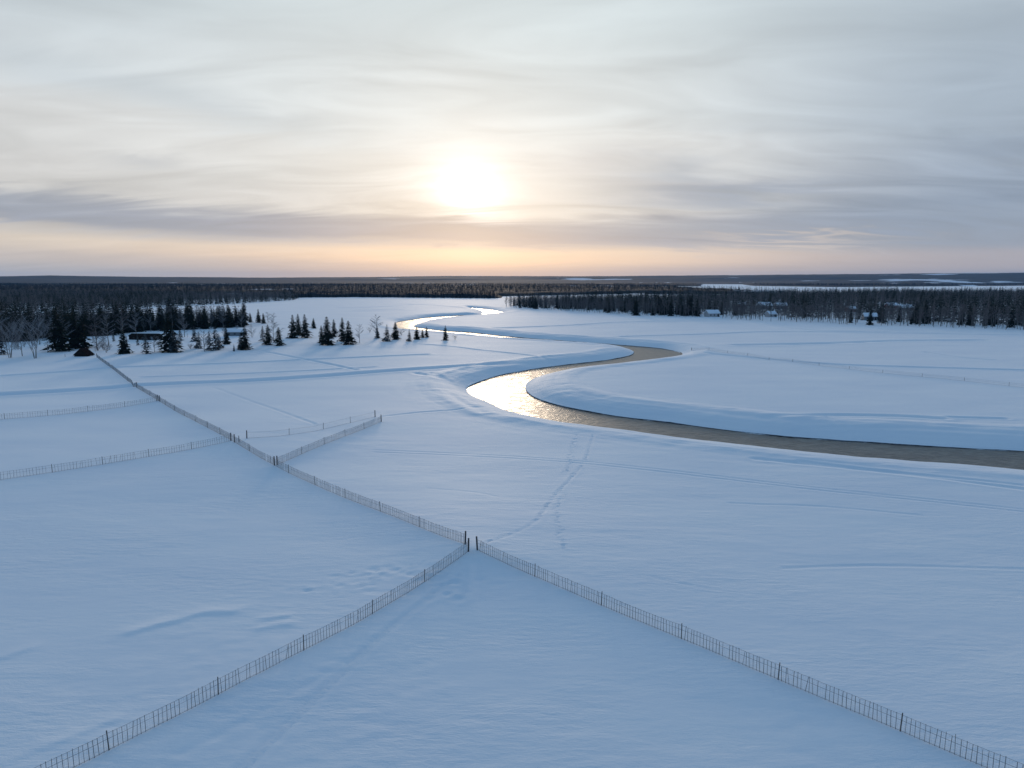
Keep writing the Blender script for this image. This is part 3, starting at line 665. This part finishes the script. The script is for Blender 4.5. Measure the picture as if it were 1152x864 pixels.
LIST = [   # kind, base x, base y, height px, name, label, width
 (S_, 330, 380.5, 26.5, 'spruce_tree', 'tall dark spruce at the near end of the open trio of spruces on the snow', 1),
 (S_, 336, 377, 24, 'spruce_tree', 'middle spruce of the open trio standing on the snow', 1),
 (S_, 343.5, 380, 26.5, 'spruce_tree', 'broad based spruce at the river end of the open trio', 1.15),
 (FU, 353, 369.5, 12, 'spruce_tree', 'small stout lone spruce standing apart behind the trio on bare snow', .9),
 (S_, 362, 386, 20, 'spruce_tree', 'shorter spruce leaning in close beside the tallest of the group of five', 1),
 (S_, 368.5, 388, 32, 'spruce_tree', 'tallest spruce in the group of five, with a ragged spire top', 1.2),
 (S_, 376, 379, 20, 'spruce_tree', 'spruce set farther back in the middle of the group of five', 1),
 (S_, 385.6, 384, 27, 'spruce_tree', 'slim dark spruce touching the widest one in the group of five', .95),
 (S_, 392.5, 387.5, 27, 'spruce_tree', 'wide dark spruce nearest the frosted birch, last in the group of five', 1.25),
 (FS, 296, 384.5, 18, 'spruce_tree', 'low snow dusted spruce at the left edge of the dense four tree clump', 1.2),
 (S_, 302, 388, 23, 'spruce_tree', 'dark spruce at the front of the dense four tree clump', 1.1),
 (FB, 308, 386, 27, 'bare_birch', 'frosted leafless birch rising out of the dense spruce clump', 1.2),
 (S_, 314, 388.7, 21, 'spruce_tree', 'dark green spruce at the right edge of the dense four tree clump', 1.25),
 (S_, 291, 363, 15.5, 'spruce_tree', 'taller of the two dark spruces standing far behind the dense clump', 1),
 (S_, 281.7, 362.5, 11, 'spruce_tree', 'short spruce alone at the end of the far dark wood', 1.1),
 (S_, 296.5, 364, 12, 'spruce_tree', 'stubby dark spruce beside the frosted pair far behind the clump', 1.1),
 (FB, 301.5, 363, 12, 'bare_birch', 'left one of two small frosted trees far behind the clump', 1.4),
 (FB, 308, 363, 11, 'bare_birch', 'right one of two small frosted trees far behind the clump', 1.2),
 (S_, 276, 393.5, 27, 'spruce_tree', 'dark spruce with a pale snowy top, alone in front of the grey shed', 1.15),
 (FS, 271, 392, 18, 'spruce_tree', 'low snow dusted spruce leaning against the lone dark one near the grey shed', 1.1),
 (FU, 255, 387.5, 20, 'spruce_tree', 'full dark spruce left of the grey shed', .8),
 (FS, 243, 394, 27, 'spruce_tree', 'tall snow dusted spruce in front of the full dark one by the grey shed', 1.1),
 (FS, 236, 394.5, 22, 'spruce_tree', 'middle snow dusted spruce of the frosted row between wood and track', 1.1),
 (FB, 230, 395.5, 26, 'bare_birch', 'frosted bare birch in the frosted row between wood and track', 1.1),
 (FS, 247, 392, 17, 'spruce_tree', 'lowest snow dusted spruce tucked beside the tall frosted one', 1.2),
 (FS, 224, 392, 19, 'spruce_tree', 'snow dusted spruce at the left end of the frosted row', 1.1),
 (FB, 404.5, 386, 22, 'bare_birch', 'slender frosted birch between the group of five spruces and the river', .9),
 (FB, 424, 381.5, 27, 'bare_birch', 'tall frosted birch with dark lower branches near the river bend', 1.1),
 (FU, 424.5, 380.5, 14, 'spruce_tree', 'small dark spruce at the foot of the tall frosted birch', .8),
 (BU, 416, 374, 7, 'bare_bush', 'little bare bush behind the frosted birches by the river', 1),
 (FS, 435.5, 384, 19, 'spruce_tree', 'snow dusted spruce left of the bushy black one at the river', 1.2),
 (FU, 445, 382, 20, 'spruce_tree', 'bushy black spruce in front of the bright river bend', .95),
 (BU, 451.6, 377, 9, 'bare_bush', 'pale bare bush between the bushy black spruce and the water', 1.2),
 (FS, 460.6, 384, 14, 'spruce_tree', 'small green spruce standing nearest the track below the river bend', 1),
 (FU, 469, 382, 15, 'spruce_tree', 'dark spruce in the middle of the riverside row, against bright water', .9),
 (S_, 475.5, 380, 10, 'spruce_tree', 'shorter one of two little spruces side by side at the river', 1.2),
 (S_, 480, 379.5, 12, 'spruce_tree', 'taller one of two little spruces side by side at the river', 1.1),
 (S_, 501.2, 383, 17, 'spruce_tree', 'lone narrow spruce at the tip of the river bank', .95),
 (BU, 512, 382, 6, 'bare_bush', 'low dark bush on the snow bank beyond the lone narrow spruce', 1.2),
 (LB, 11.5, 402.5, 47, 'bare_birch', 'big many stemmed bare birch at the left frame edge before the dark wood', 1),
 (LB, 39.5, 403, 52, 'bare_birch', 'biggest spreading pale birch in front of the dark wood, left of the hut', 1.05),
 (B_, 25, 400.5, 30, 'bare_birch', 'thin bare birch between the two big spreading birches', 1),
 (B_, 54, 397, 20, 'bare_birch', 'small thin birch right behind the biggest spreading birch', 1),
 (FS, 2, 399, 24, 'spruce_tree', 'dark low spruce cut by the left frame edge', 1.3),
 (S_, 66.7, 395, 49, 'spruce_tree', 'tallest dark spruce left of the hut, overtopping the wood', 1.2),
 (FB, 73, 394, 36, 'bare_birch', 'frosted birch close against the tallest spruce left of the hut', .9),
 (S_, 84, 391, 40, 'spruce_tree', 'dark spruce directly behind the little hut', 1.2),
 (S_, 93, 391.5, 35, 'spruce_tree', 'second dark spruce behind the little hut, on its right', 1.3),
 (B_, 109, 394, 44, 'bare_birch', 'tall pale twigged birch right of the hut', 1.3),
 (BU, 110, 394.5, 12, 'bare_bush', 'dark bush at the foot of the tall birch right of the hut', 1.2),
 (BU, 117, 394, 9, 'bare_bush', 'small bush between the hut birch and the lone full spruce', 1.2),
 (FU, 139.6, 398, 28, 'spruce_tree', 'lone full bodied spruce standing forward on the snow, left of the long roof', .95),
 (B_, 139, 383, 46, 'bare_birch', 'high dark birch behind the lone full bodied spruce', 1),
 (FS, 164.6, 398, 23, 'spruce_tree', 'snow dusted spruce in front of the long low barn', 1.2),
 (FB, 174, 396.5, 19, 'bare_birch', 'smaller of two frosted birches right of the snowy spruce at the barn', 1.1),
 (FB, 179, 395, 17, 'bare_birch', 'thin frosted sapling at the end of the long low barn', 1),
 (S_, 191, 395.5, 43, 'spruce_tree', 'tall heavy dark spruce right of the long low barn', 1.3),
 (FS, 196, 396.5, 26, 'spruce_tree', 'snow dusted spruce at the foot of the tall heavy one', 1.4),
 (FS, 203, 383, 14, 'spruce_tree', 'small frosted spruce on the bare slope behind the tall heavy spruce', 1.2),
 (FS, 219, 384, 17, 'spruce_tree', 'frosted spruce beside the bare slope, left of the frosted row', 1.2),
 (LB, 60, 391, 38, 'bare_birch', 'wide pale birch just left of the tallest dark spruce', .9),
 (LB, 20, 393, 40, 'bare_birch', 'pale birch standing deeper, between the two big spreading birches', .9),
 (FB, 122, 388, 34, 'bare_birch', 'pale slender birch between the hut birch and the forward spruce', 1.1),
 (FB, 153, 378, 26, 'bare_birch', 'pale birch rising behind the left end of the long barn', 1.1),
 (FB, 208, 379, 26, 'bare_birch', 'pale birch before the wood, right of the tall heavy spruce', 1.1),
 (BU, 142, 373, 8, 'bare_bush', 'bare bush above the barn at the wood edge', 1.2),
]
for k, x, y, h, n, l, wd in LIST: tree_px(k, x, y, h, n, l, 'bush' if k == BU else 'tree', None, wd * (1. if k == LB else 1.2))

for i in range(46):
    px = rnd.uniform(2, 290); fy = np.interp(px, [0, 60, 115, 150, 215, 273], [388, 386, 382, 377, 374, 371]); py = rnd.uniform(fy, 397)
    if abs(px - 94) < 12 or (150 < px < 184 and 374 < py < 388): continue
    k_ = rnd.choice((B_, FB, FB, BU, BU, FS))
    tree_px(k_, px, py, rnd.uniform(5, 14), {BU: 'bare_bush', FS: 'young_spruce'}.get(k_, 'bare_sapling'), {BU: 'low bare bush on the open slope before the dark wood', FS: 'small snowy spruce sapling on the slope before the dark wood'}.get(k_, 'thin leafless sapling on the open slope before the dark wood'),
            'bush' if k_ == BU else 'tree', {BU: 'bushes on the slope', FS: 'young spruces on the slope'}.get(k_, 'saplings on the slope'), 1.)
def pxpoly(pts): return np.array([g0(x, y) for x, y in pts])
# dark spruce wood on the left, right forest belt: scattered points inside an outline on the ground
def scatter(poly, spacing, jitter=.45, mask=None):
    x0, y0 = poly.min(0); x1, y1 = poly.max(0)
    xs, ys = np.meshgrid(np.arange(x0, x1, spacing), np.arange(y0, y1, spacing)); n = xs.size
    xs = xs.ravel() + rng.uniform(-jitter, jitter, n) * spacing; ys = ys.ravel() + rng.uniform(-jitter, jitter, n) * spacing
    k = inside(xs, ys, poly); xs, ys = xs[k], ys[k]
    if mask is not None: k = mask(xs, ys); xs, ys = xs[k], ys[k]
    return xs, ys
# low detail trees tiled into one mesh per forest
def lo_spruce(seed):
    V, F = crown_spruce(seed, layers=9, per=6, fill=2, narrow=.19); b = MB(); b.tube((0, 0, -.03), (0, 0, .6), .012, .005, 3)
    V2 = np.array(b.v); F2 = np.array([(f[0], f[1], f[2]) for f in b.f] + [(f[0], f[2], f[3]) for f in b.f]) + len(V)
    return np.vstack([V, V2]), np.vstack([F, F2]), np.r_[np.zeros(len(F), int), np.ones(len(F2), int)]
def lo_bare(seed):
    T, C = bare_tree(seed, limbs=10, twigs=9, spread=.21, tw=.0075)
    def tri(b): return np.array(b.v), np.array([t for f in b.f for t in ([f] if len(f) == 3 else [(f[0], f[1], f[2]), (f[0], f[2], f[3])])])
    V, F = tri(C); V2, F2 = tri(T); return np.vstack([V, V2]), np.vstack([F, F2 + len(V)]), np.r_[np.full(len(F), 2), np.full(len(F2), 3)]
LO = {'s': [lo_spruce(100 + i) for i in range(5)], 'b': [lo_bare(120 + i) for i in range(5)]}
FOREST_M = [NEEDLE, BARK, TWIG, BIRCH]
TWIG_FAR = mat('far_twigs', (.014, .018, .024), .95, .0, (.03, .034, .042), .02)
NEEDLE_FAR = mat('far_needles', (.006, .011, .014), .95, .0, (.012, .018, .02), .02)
def forest(name, label, xs, ys, kinds, hs, kind='stuff', z=None, wide=1., mats=None):
    Vs, Fs, Ms = [], [], []; off = 0
    if z is None: z = height(xs, ys, False) if len(xs) < 30000 and ys.max() < 3000 else np.zeros(len(xs))
    var = rng.integers(0, 5, len(xs)); rot = rng.random(len(xs)) * 6.28
    for kk in ('s', 'b'):
        for v in range(5):
            q = np.nonzero((kinds == kk) & (var == v))[0]
            if not len(q): continue
            V, F, M = LO[kk][v]; c, s_ = np.cos(rot[q])[:, None], np.sin(rot[q])[:, None]; h = hs[q][:, None]
            A = np.stack([(V[:, 0] * c - V[:, 1] * s_) * h * wide + xs[q][:, None], (V[:, 0] * s_ + V[:, 1] * c) * h * wide + ys[q][:, None], V[:, 2] * h + z[q][:, None]], -1)
            Vs.append(A.reshape(-1, 3)); Fs.append((F[None] + (np.arange(len(q)) * len(V))[:, None, None] + off).reshape(-1, 3)); Ms.append(np.tile(M, len(q))); off += len(q) * len(V)
    o = link(name, mesh_np(name, np.vstack(Vs), np.vstack(Fs), mats or FOREST_M, np.concatenate(Ms))); tag(o, label, 'forest' if kind == 'stuff' else None, kind=kind); return o
def pick(xs, ys, n, d):   # the n points that lie nearest the camera
    q = np.argsort(d)[:n]; m = np.zeros(len(xs), bool); m[q] = True; return m

HOUSES = [   # px, py (foot), width m, depth m, wall h, rotation, wall material, roof material, label
 (94.5, 400.4, 3.4, 5.6, .7, 1.5, PLANK, RUST, 'small_hut', 'tiny dark hut with a bare steep roof at the end of the longest fence', 'hut', 2.3),
 (164, 381.5, 13.5, 6, 1.9, -.06, PLANK, PLANK, 'long_barn', 'long low black barn half buried in snow beside the dark wood', 'barn', .9),
 (266, 377.5, 9.5, 6, 2.2, .1, GREYWALL, ROOFSNOW, 'grey_shed', 'grey shed with snow on its flat roof behind the lone dark spruce', 'shed', .9),
 (801, 356.3, 10, 8, 3.0, .2, PALE, ROOFSNOW, 'pale_house', 'pale pinkish house at the front edge of the far forest belt', 'house', 2.4),
 (834, 346, 9, 8, 3.2, -.2, REDWALL, ROOFSNOW, 'village_house', 'house with a bright snowy roof alone among trees, left of the two blue white roofs', 'house', 2.6),
 (860, 347.5, 13, 9, 3.6, .1, GREYWALL, ROOFSNOW, 'village_house', 'left one of two blue white roofed houses side by side in the belt', 'house', 3.2),
 (878, 347.5, 11, 9, 3.6, -.05, GREYWALL, ROOFSNOW, 'village_house', 'right one of two blue white roofed houses side by side in the belt', 'house', 3.0),
 (867, 356.5, 7, 6, 2.6, .3, PALE, ROOFSNOW, 'village_house', 'small pale house below the two blue white roofs, at the field edge', 'house', 2.),
 (957, 351, 8, 7, 3, .2, REDWALL, ROOFSNOW, 'village_house', 'small house with a thin snowy roof hidden deep in birches', 'house', 2.2),
 (978, 360, 9, 7, 3.0, -.2, GREYWALL, ROOFSNOW, 'village_house', 'blue grey house standing nearest the field, below the long roofs', 'house', 2.2),
 (1003, 347, 12, 8, 3.2, .1, REDWALL, ROOFSNOW, 'village_house', 'left one of the pair of long snowy roofs under the tall spruces', 'house', 2.6),
 (1018, 349, 12, 8, 3.0, -.12, GREYWALL, ROOFSNOW, 'village_house', 'right one of the pair of long snowy roofs under the tall spruces', 'house', 2.4),
]
clear = []
def house(px, py, W, Dp, wh, rz, wm, rm, name, label, cat, rise):
    x, y, z = P(px, py); clear.append((x, y, max(W, Dp) * .75)); z -= .1
    root = tag(link(name, None, loc=(x, y, z), rz=rz), label, cat)
    b = MB(); hw, hd = W / 2, Dp / 2; e = .35; th = .18
    b.box((0, 0, wh / 2), (W, Dp, wh))
    for sx in (-1, 1): b.poly([(sx * hw, -hd, wh), (sx * hw, hd, wh), (sx * hw, 0, wh + rise)])
    link('wall', b.mesh('wall', [wm]), root)
    r = MB(); sl = rise / hd; thick = .5 if rm is ROOFSNOW else .16
    for s_ in (-1, 1):
        y0, z0 = s_ * (hd + e), wh - e * sl; y1, z1 = 0, wh + rise
        pts = [(-hw - e, y0, z0 + .02), (hw + e, y0, z0 + .02), (hw + e, y1, z1 + .02), (-hw - e, y1, z1 + .02)]
        up = [(p[0], p[1], p[2] + thick) for p in pts]; bb = len(r.v); r.v += pts + up
        for q in ((0, 1, 2, 3), (4, 5, 6, 7), (0, 1, 5, 4), (1, 2, 6, 5), (0, 3, 7, 4)): r.f.append([bb + i for i in q]); r.m.append(0)
    ro = link('roof', r.mesh('roof', [rm]), root)
    if name in ('pale_house', 'village_house'):
        c = MB(); c.box((W * .2, 0, wh + rise + .5), (.7, .7, 1.6)); link('chimney', c.mesh('chimney', [RUST]), ro)
    if name != 'small_hut':
        for k in range(3 if W > 9 else 2):
            g_ = MB(); xx = -hw + W * (k + .6) / (3.2 if W > 9 else 2.4); g_.box((xx, -hd - .02, wh * .55), (1.0, .06, wh * .36)); link('window', g_.mesh('window', [GLASS]), root)
    dm = MB(); dm.box((hw * (.72 if name != 'small_hut' else 0), -hd - .03, wh * .42), (.9, .08, wh * .84)); link('door', dm.mesh('door', [PLANK if wm is not PLANK else GREYWALL]), root)
for h_ in HOUSES: house(*h_)
def free(xs, ys):
    m = np.ones(len(xs), bool)
    for x, y, r in clear: m &= ~((np.abs(xs - x * ys / y) < r * 1.1) & (ys > y - 60) & (ys < y + r))
    m &= river_sd(xs, ys) > 6
    return m

WOOD = pxpoly([(-330, 396), (-90, 390), (0, 387), (60, 384), (115, 380), (150, 374.5), (215, 371), (273, 368.5), (276, 365), (200, 361.5), (100, 360.5), (-330, 365)])
xs, ys = scatter(WOOD, 5.0, mask=free); kinds = np.where(rng.random(len(xs)) < .66, 's', 'b')
hs = np.clip(rng.normal(12., 2.6, len(xs)) + 6 * fbm(xs / 25, ys / 25, 2, 98), 6, 18); d = np.hypot(xs, ys)
# nearest rows to whoever looks across the field: order by how close to the front outline
fr = np.array([np.interp(x / y_, (WOOD[:8, 0] / WOOD[:8, 1]), np.hypot(*WOOD[:8].T)) for x, y_ in zip(xs, ys)])
vis = np.abs(xs / ys) < .76; ind = pick(xs, ys, 190, np.where(vis, d - fr, 1e6)) & vis
# belt on the right
BELT = pxpoly([(568, 345.5), (640, 350.5), (720, 355.5), (800, 358), (850, 361), (980, 366), (1060, 369), (1152, 372), (1330, 379), (1330, 331), (1152, 330.5), (1000, 331), (860, 332), (780, 335), (700, 337), (640, 338.5), (600, 340.5), (572, 343.5)])
edge = BELT[:9]
def belt_depth(xs, ys): D, _ = seg_dist(xs, ys, edge, 2500); return D
x1, y1 = scatter(BELT, 5.6, mask=free); D1 = belt_depth(x1, y1)
k = (D1 < 95) & (rng.random(len(x1)) < np.where(D1 < 12, .6, 1)); x1, y1, D1 = x1[k], y1[k], D1[k]
spn = fbm(x1 / 60, y1 / 60, 2, 70) * 2.2
pr = np.where(D1 < 30, .1, np.where(D1 < 60, .2, .42)) + spn * .6
k1 = np.where(rng.random(len(x1)) < pr, 's', 'b'); h1 = np.where(k1 == 's', np.clip(rng.normal(12.5, 3.2, len(x1)), 6, 20), np.clip(rng.normal(12.5, 2.4, len(x1)), 7, 18))
view = np.abs(x1 / y1) < .76
ib = view & (k1 == 'b') & pick(x1, y1, 10 ** 6, D1)
qb = np.nonzero(view & (k1 == 'b'))[0]; qb = qb[np.argsort(D1[qb] + y1[qb] * .03)][:265]
qs = np.nonzero(view & (k1 == 's'))[0]; qs = qs[np.argsort(D1[qs] + y1[qs] * .03)][:130]
hz1 = height(x1, y1, False)
for q in qb: tree(B_, x1[q], y1[q], hz1[q], h1[q], 'bare_birch', 'bare birch in the far forest belt edging the field', 'tree', 'bare birches of the far forest belt')
for q in qs: tree(S_, x1[q], y1[q], hz1[q], h1[q], 'spruce_tree', 'dark spruce in the far forest belt among bare birches', 'tree', 'spruces of the far forest belt')
rest = np.ones(len(x1), bool); rest[qb] = False; rest[qs] = False
hz = height(xs, ys, False)
for q in np.nonzero(ind)[0]:
    s_ = kinds[q] == 's'
    tree(S_ if s_ else (FB if rnd.random() < .6 else B_), xs[q], ys[q], hz[q], hs[q], 'spruce_tree' if s_ else 'bare_birch', 'dark spruce in the dense wood behind the hut and barn' if s_ else 'bare birch in the dense wood behind the hut and barn', 'tree',
         'spruces of the dark wood' if s_ else 'birches of the dark wood', 1.15)
forest('wood_interior', 'inner mass of the dark spruce wood behind the hut', xs[~ind], ys[~ind], kinds[~ind], hs[~ind], wide=1.1)
x2, y2 = scatter(BELT, 7.5, mask=free); D2 = belt_depth(x2, y2); k = D2 >= 95; x2, y2 = x2[k], y2[k]
k2 = np.where(rng.random(len(x2)) < .5 + fbm(x2 / 90, y2 / 90, 2, 77) * 1.6, 's', 'b'); h2 = np.clip(rng.normal(11.5, 3.2, len(x2)) + 10 * fbm(x2 / 55, y2 / 55, 2, 99), 6, 22); tall = (rng.random(len(x2)) < .03) & (k2 == 's'); h2[tall] = rng.uniform(14, 19, tall.sum())
forest('belt_interior', 'mixed birch and spruce forest filling the belt beyond the field', np.r_[x1[rest], x2], np.r_[y1[rest], y2], np.r_[k1[rest], k2], np.r_[h1[rest], h2], wide=1.1)
# brown wood farther back on the left
BW = pxpoly([(-120, 353), (0, 351), (100, 350), (160, 346.5), (220, 343.5), (270, 341.5), (330, 338), (338, 334), (250, 332), (100, 331), (-120, 331)])
x3, y3 = scatter(BW, 7.6); k3 = np.where(rng.random(len(x3)) < .42 + fbm(x3 / 120, y3 / 120, 2, 78) * 1.5, 's', 'b')
forest('back_wood', 'brown mixed wood beyond the dark spruces, reaching to the left frame edge', x3, y3, k3, rng.uniform(9, 14, len(x3)), wide=1.3)
print('trees', len(xs), len(x1), len(x2), len(x3), ind.sum())

# ------------------------------------------------------------------ far forest: canopy and treetops
LAKE = pxpoly([(715, 321.6), (785, 321.9), (788, 319.6), (835, 319.8), (850, 321.6), (940, 322.9), (1152, 321.4), (1500, 321), (1500, 328.6), (1152, 329), (900, 331), (785, 326), (760, 323.6), (715, 323.4)])
CLR = [pxpoly(p) for p in ([(560, 337), (700, 333), (690, 330.5), (560, 333.5)], [(735, 330.6), (700, 332), (690, 330.8), (735, 329)], [(415, 317.6), (450, 317.2), (460, 316.8), (400, 317)], [(30, 321.6), (70, 320.4), (100, 319.4), (96, 318.6), (60, 319.2), (28, 320.8)],
                          [(102, 320.4), (180, 320.6), (215, 320.2), (190, 319.6), (110, 319.4)], [(628, 324.6), (634, 324.6), (634, 323.6), (628, 323.6)], [(672, 322), (690, 322.6), (690, 321), (672, 320.8)], [(690, 316.2), (760, 316), (740, 315.8)])]
EDGE = [g0(x, y) for x, y in [(-400, 331.5), (0, 331.5), (335, 334.6), (400, 334.2), (568, 335.6), (600, 334), (700, 331), (860, 330.6), (1152, 329), (1600, 329)]]
ea = np.array([math.atan2(x, y) for x, y in EDGE]); er = np.array([math.hypot(x, y) for x, y in EDGE])
def far_mask(X, Y):
    r = np.hypot(X, Y); a = np.arctan2(X, Y)
    m = (r > np.interp(a, ea, er)) & (Y > 100)
    m &= ~inside(X, Y, LAKE)
    for c_ in CLR: m &= ~inside(X, Y, c_)
    return m & (r < 12500)
cx = axis([(0, 1500, 16, 22), (1500, 4000, 24, 60), (4000, 9500, 70, 160)]); cx = np.concatenate([-cx[:0:-1], cx])
cy = axis([(900, 2000, 14, 18), (2000, 4500, 20, 60), (4500, 9500, 70, 200)])
CX, CY = np.meshgrid(cx, cy); inn = far_mask(CX.ravel(), CY.ravel()).reshape(CX.shape)
CZ = np.where(inn, 5.2 + 5.0 * fbm(CX / 40, CY / 40, 3, 81) + 12 * (fbm(CX / 900, CY / 700, 2, 82)) * np.clip((CY - 2000) / 2500, 0, 1) + rng.uniform(-1.6, 1.6, CX.shape), -.5)
q = inn[:-1, :-1] | inn[1:, 1:] | inn[:-1, 1:] | inn[1:, :-1]
ii = np.arange(CX.size).reshape(CX.shape); Fc = np.stack([ii[:-1, :-1], ii[:-1, 1:], ii[1:, 1:], ii[1:, :-1]], -1)[q]
u, inv = np.unique(Fc.ravel(), return_inverse=True)
o = link('far_forest', mesh_np('far_forest', np.stack([CX.ravel()[u], CY.ravel()[u], CZ.ravel()[u]], 1), inv.reshape(-1, 4), [CANOPY])); tag(o, 'dark endless forest canopy spreading to the horizon hills', 'forest', kind='stuff')
FP = pxpoly([(-150, 332), (0, 332), (335, 335), (568, 336), (700, 331.5), (1300, 330), (1300, 321), (-150, 321)])
x4, y4 = scatter(FP, 24, mask=far_mask); k4 = np.where(rng.random(len(x4)) < .6, 's', 'b')
ed = ~(far_mask(x4, y4 - 30) & far_mask(x4, y4 - 60))
forest('far_treetops', 'treetops standing out of the far forest canopy', x4, y4, k4, np.where(ed, rng.uniform(9, 14, len(x4)), rng.uniform(12, 18, len(x4))), z=np.zeros(len(x4)), wide=1.35, mats=[NEEDLE_FAR, NEEDLE_FAR, TWIG_FAR, TWIG_FAR])
x5, y5 = scatter(pxpoly([(320, 336.5), (400, 335.6), (568, 337), (700, 333), (700, 329), (320, 331)]), 7, mask=lambda a, b: far_mask(a, b + 28)); k5 = np.where(rng.random(len(x5)) < .6, 's', 'b'); ok = y5 < np.interp(x5, *np.array(sorted((a_, b_) for a_, b_ in EDGE)).T) + 60
forest('forest_edge', 'tree line closing off the far end of the snow field', x5[ok], y5[ok], k5[ok], np.clip(rng.normal(11, 2.6, ok.sum()), 6, 17), z=np.zeros(ok.sum()), wide=1.2, mats=[NEEDLE_FAR, NEEDLE_FAR, TWIG_FAR, TWIG_FAR])
print('far', len(x4), ok.sum())

# hills on the horizon
hx = np.linspace(-13500, 13500, 700); hy = np.linspace(5600, 15000, 190); HX, HY = np.meshgrid(hx, hy)
A = np.arctan2(HX, HY); apx = 576 + np.tan(A) * 800
crest = np.interp(apx, [-300, 0, 60, 180, 300, 420, 500, 640, 760, 900, 1000, 1152, 1500], [311.6, 311.8, 310.8, 312, 312.6, 311.8, 310.6, 310.9, 310.3, 309.4, 308.9, 308.3, 308])
RH = np.hypot(HX, HY)
hc = HC + (315 - crest) * RH / FPX
rise = np.clip((RH - 6000) / 3600, 0, 1); rise = rise * rise * (3 - 2 * rise)
hcl = HC + (315 - crest) * 9600 / FPX
HZ = -3 + (hcl + 3) * rise + 34 * fbm(HX / 1300, HY / 900, 4, 91) * np.sin(np.pi * np.clip((RH - 5800) / 3800, 0, 1)) + 7 * fbm(HX / 160, HY / 160, 3, 93) * rise
HZ = np.where(RH > 9600, HZ - (RH - 9600) * .012, HZ)
ii = np.arange(HX.size).reshape(HX.shape); Fh = np.stack([ii[:-1, :-1], ii[:-1, 1:], ii[1:, 1:], ii[1:, :-1]], -1).reshape(-1, 4)
tag(link('hills', mesh_np('hills', np.stack([HX.ravel(), HY.ravel(), HZ.ravel()], 1), Fh, [HILL], smooth=True)), 'low wooded hills with snowy clearings along the horizon', kind='structure')

# a short marker stake by the hut and loose stakes at the fence ends
def stake(px, py, h, label):
    x, y, z = P(px, py); b = MB(); b.tube((0, 0, -.2), (0, 0, h), .07, .055, 6); b.poly([(.055 * math.cos(t), .055 * math.sin(t), h) for t in np.arange(6) * math.pi / 3])
    o = link('wooden_stake', b.mesh('wooden_stake', [WOOD_DARK]), None, (x, y, z)); tag(o, label, 'stake')
stake(73.3, 401.5, 1.2, 'lone short stake in the snow left of the dark hut')
stake(176, 451.2, 1.5, 'loose stake where the farther left side fence meets the longest fence')
stake(269, 497.5, 1.2, 'thin stake just right of the thick post on the longest fence')
# ------------------------------------------------------------------ haze
HZM = bpy.data.materials.new('haze'); HZM.use_nodes = True; N2, L2 = nt(HZM); N2.remove(N2['Principled BSDF'])
pv = N2.new('ShaderNodeVolumePrincipled'); pv.inputs['Color'].default_value = (.22, .55, 1, 1); pv.inputs['Density'].default_value = .000024; pv.inputs['Anisotropy'].default_value = 0.
L2.new(pv.outputs[0], N2['Material Output'].inputs['Volume'])
b = MB(); b.box((0, 7600, 96), (31000, 17200, 206)); o = link('haze', b.mesh('haze', [HZM])); tag(o, 'thin cold haze over the fields and forests', 'haze', kind='stuff')
print('verts hill min', GZ.min(), HZ.max())
